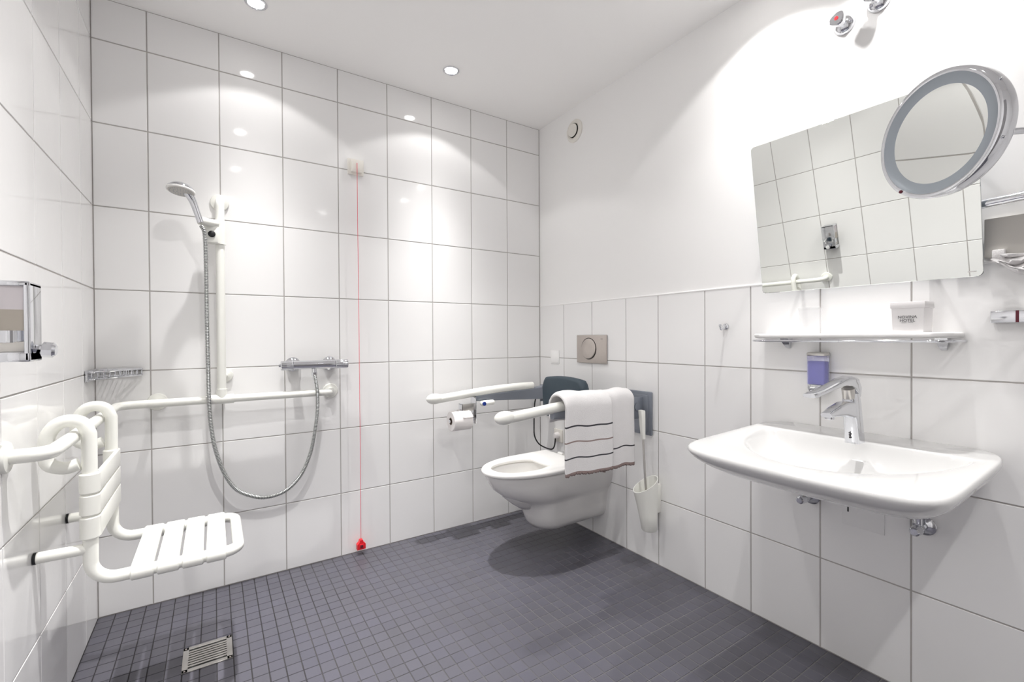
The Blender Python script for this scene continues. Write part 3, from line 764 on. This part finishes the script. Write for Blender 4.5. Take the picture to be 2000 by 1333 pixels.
mb = MB(); mb.box((-.16, CY - .075, .645), (-.0008, CY + .075, .70), 'ceramic', .02, 3); mb.build('wall_support', t)

# faucet
FYY = -1.822
t = thing('basin_tap', (-.165, FYY, .785), 'chrome single lever tap with a long flat lever on the washbasin', 'tap')
mb = MB()
S = [rrect((x, FYY, z), (1, 0, 0), (0, 1, 0), wx, wy, .010) for x, z, wx, wy in ((-.168, .7835, .056, .038), (-.168, .79, .056, .038), (-.174, .825, .054, .037), (-.182, .865, .054, .036), (-.190, .905, .052, .036), (-.196, .935, .046, .034))]
mb.loops(S, 'chrome')
S = [rrect((-.19, FYY, .885), (0, 1, 0), (0, 0, 1), .035, .056, .010), rrect((-.26, FYY, .893), (0, 1, 0), (0, 0, 1), .034, .040, .009), rrect((-.32, FYY, .889), (0, 1, 0), (0, 0, 1), .032, .024, .008), rrect((-.356, FYY, .884), (0, 1, 0), (0, 0, 1), .028, .012, .005)]
mb.loops(S, 'chrome'); mb.build('tap_body', t, smooth=45)
mb = MB(); mb.lathe((-.335, FYY, .882), (0, 0, -1), [(-.004, .012), (.010, .012), (.012, .009)], 'chrome', 24); mb.build('aerator', t)
mb = MB(); mb.tube([(-.208, FYY, .922), (-.216, FYY, .950)], .0165, 'steel', 24); mb.build('cartridge_collar', t)
mb = MB(); S = []
for x, z, w_, h, tx in ((-.172, .925, .034, .016, 1.25), (-.177, .945, .037, .032, 1.0), (-.195, .964, .038, .038, .55), (-.225, .973, .038, .030, .2), (-.270, .972, .036, .022, -.05), (-.330, .963, .034, .016, -.15), (-.390, .953, .033, .014, -.15), (-.440, .947, .036, .013, -.05), (-.456, .946, .030, .010, 0)):
    u = Vector((0, 1, 0)); v = Vector((math.sin(tx), 0, math.cos(tx)))
    S.append(rrect((x, FYY, z), u, v, w_, h, .008 if h > .017 else h * .45))
mb.loops(S, 'chrome'); mb.build('lever', t, smooth=50)
mb = MB()
for k in range(4): mb.box((-.2025 - k * .0008, FYY - .0020 + (k % 2) * .002, .800 + k * .005), (-.1985 - k * .0008, FYY + .0025, .803 + k * .005), 'ink')
mb.build('maker_mark', t, label='tiny dark vertical mark')

# angle valves under the basin
for yv, lb in ((-1.628, 'chrome angle valve under the left end of the washbasin'), (-1.940, 'chrome angle valve under the right end of the washbasin')):
    t = thing('angle_valve', (0, yv, .532), lb, 'valve', 'angle valves under the washbasin')
    mb = MB(); mb.lathe((0, yv, .532), (-1, 0, 0), [(.0005, .029), (.003, .029), (.009, .023), (.012, .012), (.045, .011)], 'chrome', 36); mb.build('rosette', t)
    mb = MB(); mb.tube([(-.045, yv, .532), (-.045, yv, .575)], .0085, 'chrome', 20); mb.tube([(-.045, yv, .570), (-.045, yv, .635)], .005, 'steel', 12); mb.build('outlet_pipe', t)
    mb = MB(); mb.lathe((-.045, yv, .532), (-1, 0, 0), [(-.002, .014), (.010, .014), (.014, .010), (.016, .0155), (.040, .013), (.044, .009)], 'chrome', 10); mb.build('handle', t)
mb = MB(); mb.box((-.0035, -1.843, .466), (-.0003, -1.725, .60), 'tile', .001); mb.box((-.0042, -1.745, .512), (-.0032, -1.741, .530), 'dark')
mb.build('inspection_cover', label='square white inspection cover on the tiles below the washbasin', cat='cover')

# soap dispenser, blue
t = thing('soap_dispenser', (0, -1.662, .905), 'small wall soap dispenser with clear window and blue liquid behind the basin tap', 'soap dispenser')
ya, yb2, xd = -1.690, -1.631, -.046
mb = MB(); mb.box((xd, ya, 1.036), (-.0005, yb2, 1.050), 'steel', .006, 3); mb.box((-.006, ya + .002, .93), (-.0005, yb2 - .002, 1.045), 'chrome', .002); mb.build('housing', t)
mb = MB(); mb.box((xd + .001, ya + .001, .935), (-.005, yb2 - .001, 1.040), 'lilac', .005, 3); mb.build('clear_tank', t, label='lilac clear tank')
mb = MB(); mb.box((xd + .004, ya + .004, .938), (-.008, yb2 - .004, 1.019), 'bluesoap', .003); mb.build('liquid', t, label='blue liquid')
mb = MB(); S = [rrect(((xd + .0) / 2, (ya + yb2) / 2, z), (1, 0, 0), (0, 1, 0), .045 * k, .058 * k, .012) for z, k in ((.936, 1.0), (.922, 1.0), (.912, .92), (.906, .75))]
mb.loops(S, 'chrome'); mb.build('push_button', t)

# ------------------------------------------------------------------ shelf and the things on it
t = thing('bathroom_shelf', (0, -1.75, 1.105), 'narrow white shelf with a thin chrome rail below the wall mirror', 'shelf')
S0, S1 = -1.470, -2.028
def sh(z, k):
    out = []; n = 14; d = .128 - k; r = .055
    out.append(Vector((-.0005, S0 - k, z)))
    for i in range(n + 1):
        a = PI / 2 * i / n; out.append(Vector((-(d - r) - r * math.sin(a), S0 - k - r + r * math.cos(a), z)))
    for i in range(n + 1):
        a = PI / 2 * i / n; out.append(Vector((-(d - r) - r * math.cos(a), S1 + k + r - r * math.sin(a), z)))
    out.append(Vector((-.0005, S1 + k, z))); return out
mb = MB(); mb.loops([sh(1.0985, .010), sh(1.1005, .003), sh(1.105, 0), sh(1.113, .0), sh(1.1150, .002), sh(1.1155, .006)], 'plaster'); mb.build('shelf_board', t, smooth=50)
mb = MB()
rp = [v.copy() for v in sh(1.0905, -.002)]
mb.tube(rp, .0040, 'chrome', 12); mb.tube([(-.130, -1.735, 1.0905), (-.130, -1.765, 1.0905)], .0048, 'chrome', 12); mb.build('rail', t)
for yv in (-1.552, -1.985):
    mb = MB(); n = 10
    pr = [(0, 1.100), (0, 1.062), (-.008, 1.064), (-.030, 1.088), (-.036, 1.100)]
    mb.loops([[Vector((x - .0008, yv + d * (1 if z > 1.08 else .45), z)) for x, z in pr] for d in (-.014, .014)], 'chrome'); mb.build('bracket', t)
t = thing('tumbler', (-.068, -1.655, 1.1155), 'frosted clear drinking cup standing at the left end of the shelf', 'cup')
mb = MB(); mb.lathe((-.068, -1.655, 1.1155), (0, 0, 1), [(0.0002, .027), (.002, .029), (.045, .0325), (.088, .036), (.0885, .0345), (.045, .0312), (.004, .0275), (.0035, .001)], 'cup', 48, True, True); mb.build('cup_wall', t)
t = thing('cardboard_box', (-.073, -1.932, 1.1155), 'small white lidded card box with printed hotel name on the shelf', 'box')
mb = MB(); S = [rrect((-.078, -1.932, z), (1, 0, 0), (0, 1, 0), .078 * k, .076 * k, .001, 2) for z, k in ((1.1157, .93), (1.19, .985))]
mb.loops(S, 'box'); mb.build('box_body', t, smooth=20)
mb = MB(); mb.box((-.1185, -1.9715, 1.186), (-.0375, -1.8925, 1.2045), 'box', .001); mb.build('lid', t)
def text(body, size, loc, parent, name, label=None):
    cu = bpy.data.curves.new(name, 'FONT'); cu.body = body; cu.size = size; cu.extrude = .00015; cu.align_x = 'CENTER'; cu.align_y = 'CENTER'
    cu.materials.append(M['ink']); tmp = bpy.data.objects.new(name, cu); COL.objects.link(tmp)
    dg = bpy.context.evaluated_depsgraph_get(); dg.update(); me = bpy.data.meshes.new_from_object(tmp.evaluated_get(dg))
    bpy.data.objects.remove(tmp); bpy.data.curves.remove(cu)
    o = bpy.data.objects.new(name, me); COL.objects.link(o); o.parent = parent
    o.location = Vector(loc) - ORIG[parent.name]
    # text plane faces -x, reading direction runs along -y, leaning with the face
    o.matrix_basis = Matrix.Translation(o.location) @ Matrix(((0, .03, -1, 0), (-1, 0, 0, 0), (0, 1, .03, 0), (0, 0, 0, 1)))
    ORIG[o.name] = Vector(loc); tag(o, label); return o
text('NOVINA', .0112, (-.1170, -1.932, 1.1600), t, 'printed_name', 'dark printed letters')
text('HOTEL', .0112, (-.1165, -1.932, 1.1500), t, 'printed_name', 'dark printed letters')
mb = MB(); mb.box((-.1165, -1.945, 1.1435), (-.1155, -1.934, 1.1442), 'ink'); mb.box((-.1165, -1.930, 1.1435), (-.1155, -1.919, 1.1442), 'ink'); mb.build('underline', t)

# ------------------------------------------------------------------ tilted wall mirror
t = thing('wall_mirror', (-.03, -1.77, 1.27), 'large rectangular frameless mirror tilted forward above the shelf', 'mirror')
tilt, yaw = math.radians(9.37), 0.028; mh = .536; mw = .591
nn = Vector((-math.cos(tilt) * math.cos(yaw), -math.cos(tilt) * math.sin(yaw), -math.sin(tilt)))
um = Vector((math.sin(yaw), -math.cos(yaw), 0)); uz = um.cross(nn); uz = uz if uz.z > 0 else -uz
b0 = Vector((-.0407, -1.7764, 1.269))
cenm = b0 + uz * mh / 2
mb = MB(); S = [rrect(cenm + nn * d, um, uz, mw - k, mh - k, .012) for d, k in ((-.005, 0), (-.0008, 0))]
mb.loops(S, 'ringgrey'); mb.build('glass_edge', t, smooth=20)
mb = MB(); S = [rrect(cenm + nn * d, um, uz, mw - k, mh - k, .012) for d, k in ((-.0008, 0), (.0, .002))]
mb.loops(S, 'mirror', True, True); mb.build('mirror_glass', t, smooth=0)
for off in (-.18, .18):
    for up_ in (.03, .45):
        P = b0 + um * off + uz * up_ - nn * .004
        mb = MB(); mb.tube([(.002, P.y, P.z), tuple(P)], .006, 'steel', 12); mb.build('wall_bracket', t)
q = b0 + um * (mw / 2 - .022) + uz * .014 + nn * .0004
mb = MB(); mb.loops([rrect(q + nn * d, um, uz, .018, .003, .001) for d in (0, .0004)], 'paper'); mb.build('maker_mark', t, label='tiny pale mark')

# ------------------------------------------------------------------ round magnifying mirror on an arm
n_ = Vector((-.879, .474, -.045)).normalized(); mc = Vector((-.651, -2.125, 1.485))
t = thing('magnifying_mirror', tuple(mc), 'round chrome magnifying mirror with a grey ring in front of the wall mirror', 'mirror')
mb = MB(); mb.lathe(mc, n_, [(-.034, .060), (-.034, .104), (-.030, .111), (-.024, .1135), (-.004, .1150), (.000, .1135), (.0015, .1095), (.0005, .1055)], 'chrome', 96, True, False); mb.build('housing', t)
mb = MB(); mb.lathe(mc, n_, [(.0005, .1055), (-.003, .100), (-.0045, .0865)], 'ringgrey', 96, False, False); mb.build('light_ring', t, label='matt grey ring')
mb = MB(); Rm = 3.5
mb.lathe(mc, n_, [(-.0045 - (.0865 ** 2 - r * r) / (2 * Rm), r) for r in (.0865, .078, .066, .052, .036, .018, .0005)], 'mirror', 96, False, True); mb.build('round_glass', t, smooth=80)
uu = n_.cross(Vector((0, 0, 1))).normalized(); vv = uu.cross(n_)
for a_deg in (18, 62, 155, 205, 322):
    mb = MB()
    a = math.radians(a_deg); mb.ellipsoid(tuple(mc + (uu * math.cos(a) + vv * math.sin(a)) * .1145 + n_ * -.008), (.004, .004, .003), 'chrome', 10, 6)
    mb.build('rim_pin', t)
SW = Vector((-.74, -.02, 0))
best = None
for k in range(360):   # the small dark red lamp sits on the lower left of the rim
    a = 2 * PI * k / 360; P = mc + (uu * math.cos(a) + vv * math.sin(a)) * .1095
    d = P - Vector((-1.7936, -2.4125, 1.1083)); px = d.dot(_r2) / d.dot(_fw); py = d.dot(_u2) / d.dot(_fw); e = (px - .8513) ** 2 + (py - .3248) ** 2
    if best is None or e < best[0]: best = (e, P)
mb = MB(); mb.ellipsoid(tuple(best[1] + n_ * .0012), (.0035, .0035, .0035), 'darkred', 12, 8); mb.build('indicator', t, label='dark red indicator')
mb = MB(); bk = mc - n_ * .036
mb.lathe(mc, n_, [(-.052, .012), (-.034, .020)], 'chrome', 24)
mb.tube(fillet([tuple(mc - n_ * .05), tuple(mc - n_ * .075), (-.30, -2.36, 1.512), (-.06, -2.40, 1.512), (-.004, -2.40, 1.512)], .03), .0062, 'chrome', 16); mb.build('arm', t)
mb = MB(); mb.lathe((.0035, -2.40, 1.512), (-1, 0, 0), [(0, .035), (.01, .035), (.014, .028)], 'chrome', 32); mb.build('wall_plate', t)

# ------------------------------------------------------------------ things at the right edge
mb = MB(); mb.tube([(-.030, -2.00, 1.462), (-.034, -2.70, 1.492)], .0125, 'chrome', 24)
mb.tube([(-.034, -2.62, 1.489), (.003, -2.62, 1.489)], .010, 'chrome', 24)
mb.build('towel_rail', at=(0, -2.36, 1.49), label='thick chrome rail on the wall to the right of the wall mirror', cat='towel rail')
mb = MB(); mb.box((-.020, -2.42, 1.318), (.0035, -2.070, 1.424), 'pale', .002)  # thin box for a pale grey patch of wall, not identified
mb.build('pale_wall_patch', label='pale grey patch on the wall under the chrome rail at the right edge', cat='panel')
mb = MB(); rnd = random.Random(4); L = []
for i in range(22):
    y = -2.098 - i * .015; row = []
    for j in range(12):
        v = j / 11; z = 1.320 - v * .052 * min(1, .35 + i / 5) - .012 * math.sin(i * .9) * v; x = -.028 - .014 * math.sin(j * 1.3 + i * 1.1) - .01 * math.sin(i * .55 + 1)
        row.append(Vector((x, y - .010 * math.sin(j * .8), z)))
    L.append(row)
mb.loops(L, 'towel', False, False, closed=False)
mb.box((-.036, -2.112, 1.302), (-.020, -2.088, 1.336), 'towel', .002)
ct = mb.build('crumpled_cloth', label='crumpled white cloth below the pale patch at the right edge', cat='cloth', smooth=60)
sm = ct.modifiers.new('solid', 'SOLIDIFY'); sm.thickness = .002
t = thing('chrome_wall_bar', (0, -2.2, 1.155), 'flat chrome wall bar at the right edge, level with the top of the shelf box', 'wall bar')
mb = MB(); mb.box((-.030, -2.36, 1.140), (-.0005, -2.084, 1.172), 'chrome', .002); mb.build('bar', t)
mb = MB(); mb.box((-.0307, -2.137, 1.1405), (-.0290, -2.131, 1.1715), 'darkred'); mb.build('stripe', t, label='dark red reflection built on as a stripe')  # reflection in the chrome, made as a thin dark red strip

# ------------------------------------------------------------------ stop valves near the ceiling
for yv, zv, dot, lb in ((-1.730, 2.158, 'red', 'chrome stop valve with a red dot high on the wall above the mirror'), (-1.826, 2.178, 'steel', 'plain chrome stop valve high on the wall, cut by the top of the picture')):
    t = thing('stop_valve', (0, yv, zv), lb, 'valve', 'chrome stop valves high on the wall')
    mb = MB(); mb.lathe((.0035, yv, zv), (-1, 0, 0), [(0, .031), (.004, .031), (.016, .024), (.022, .013), (.042, .012)], 'chrome', 36); mb.build('rosette', t)
    mb = MB()
    hx = -.052; n = 36
    def hl(x, r): return [Vector((x, yv + (r * (1 + .10 * math.cos(3 * 2 * PI * k / n))) * math.cos(2 * PI * k / n), zv + (r * (1 + .10 * math.cos(3 * 2 * PI * k / n))) * math.sin(2 * PI * k / n))) for k in range(n)]
    mb.loops([hl(-.034, .010), hl(-.038, .020), hl(-.056, .0215), hl(-.060, .018), hl(-.061, .004)], 'chrome'); mb.build('handle', t)
    mb = MB(); mb.lathe((-.0605, yv, zv), (-1, 0, 0), [(-.002, .0065), (.0015, .006)], dot, 20); mb.build('handle_dot', t, label='red dot' if dot == 'red' else None)
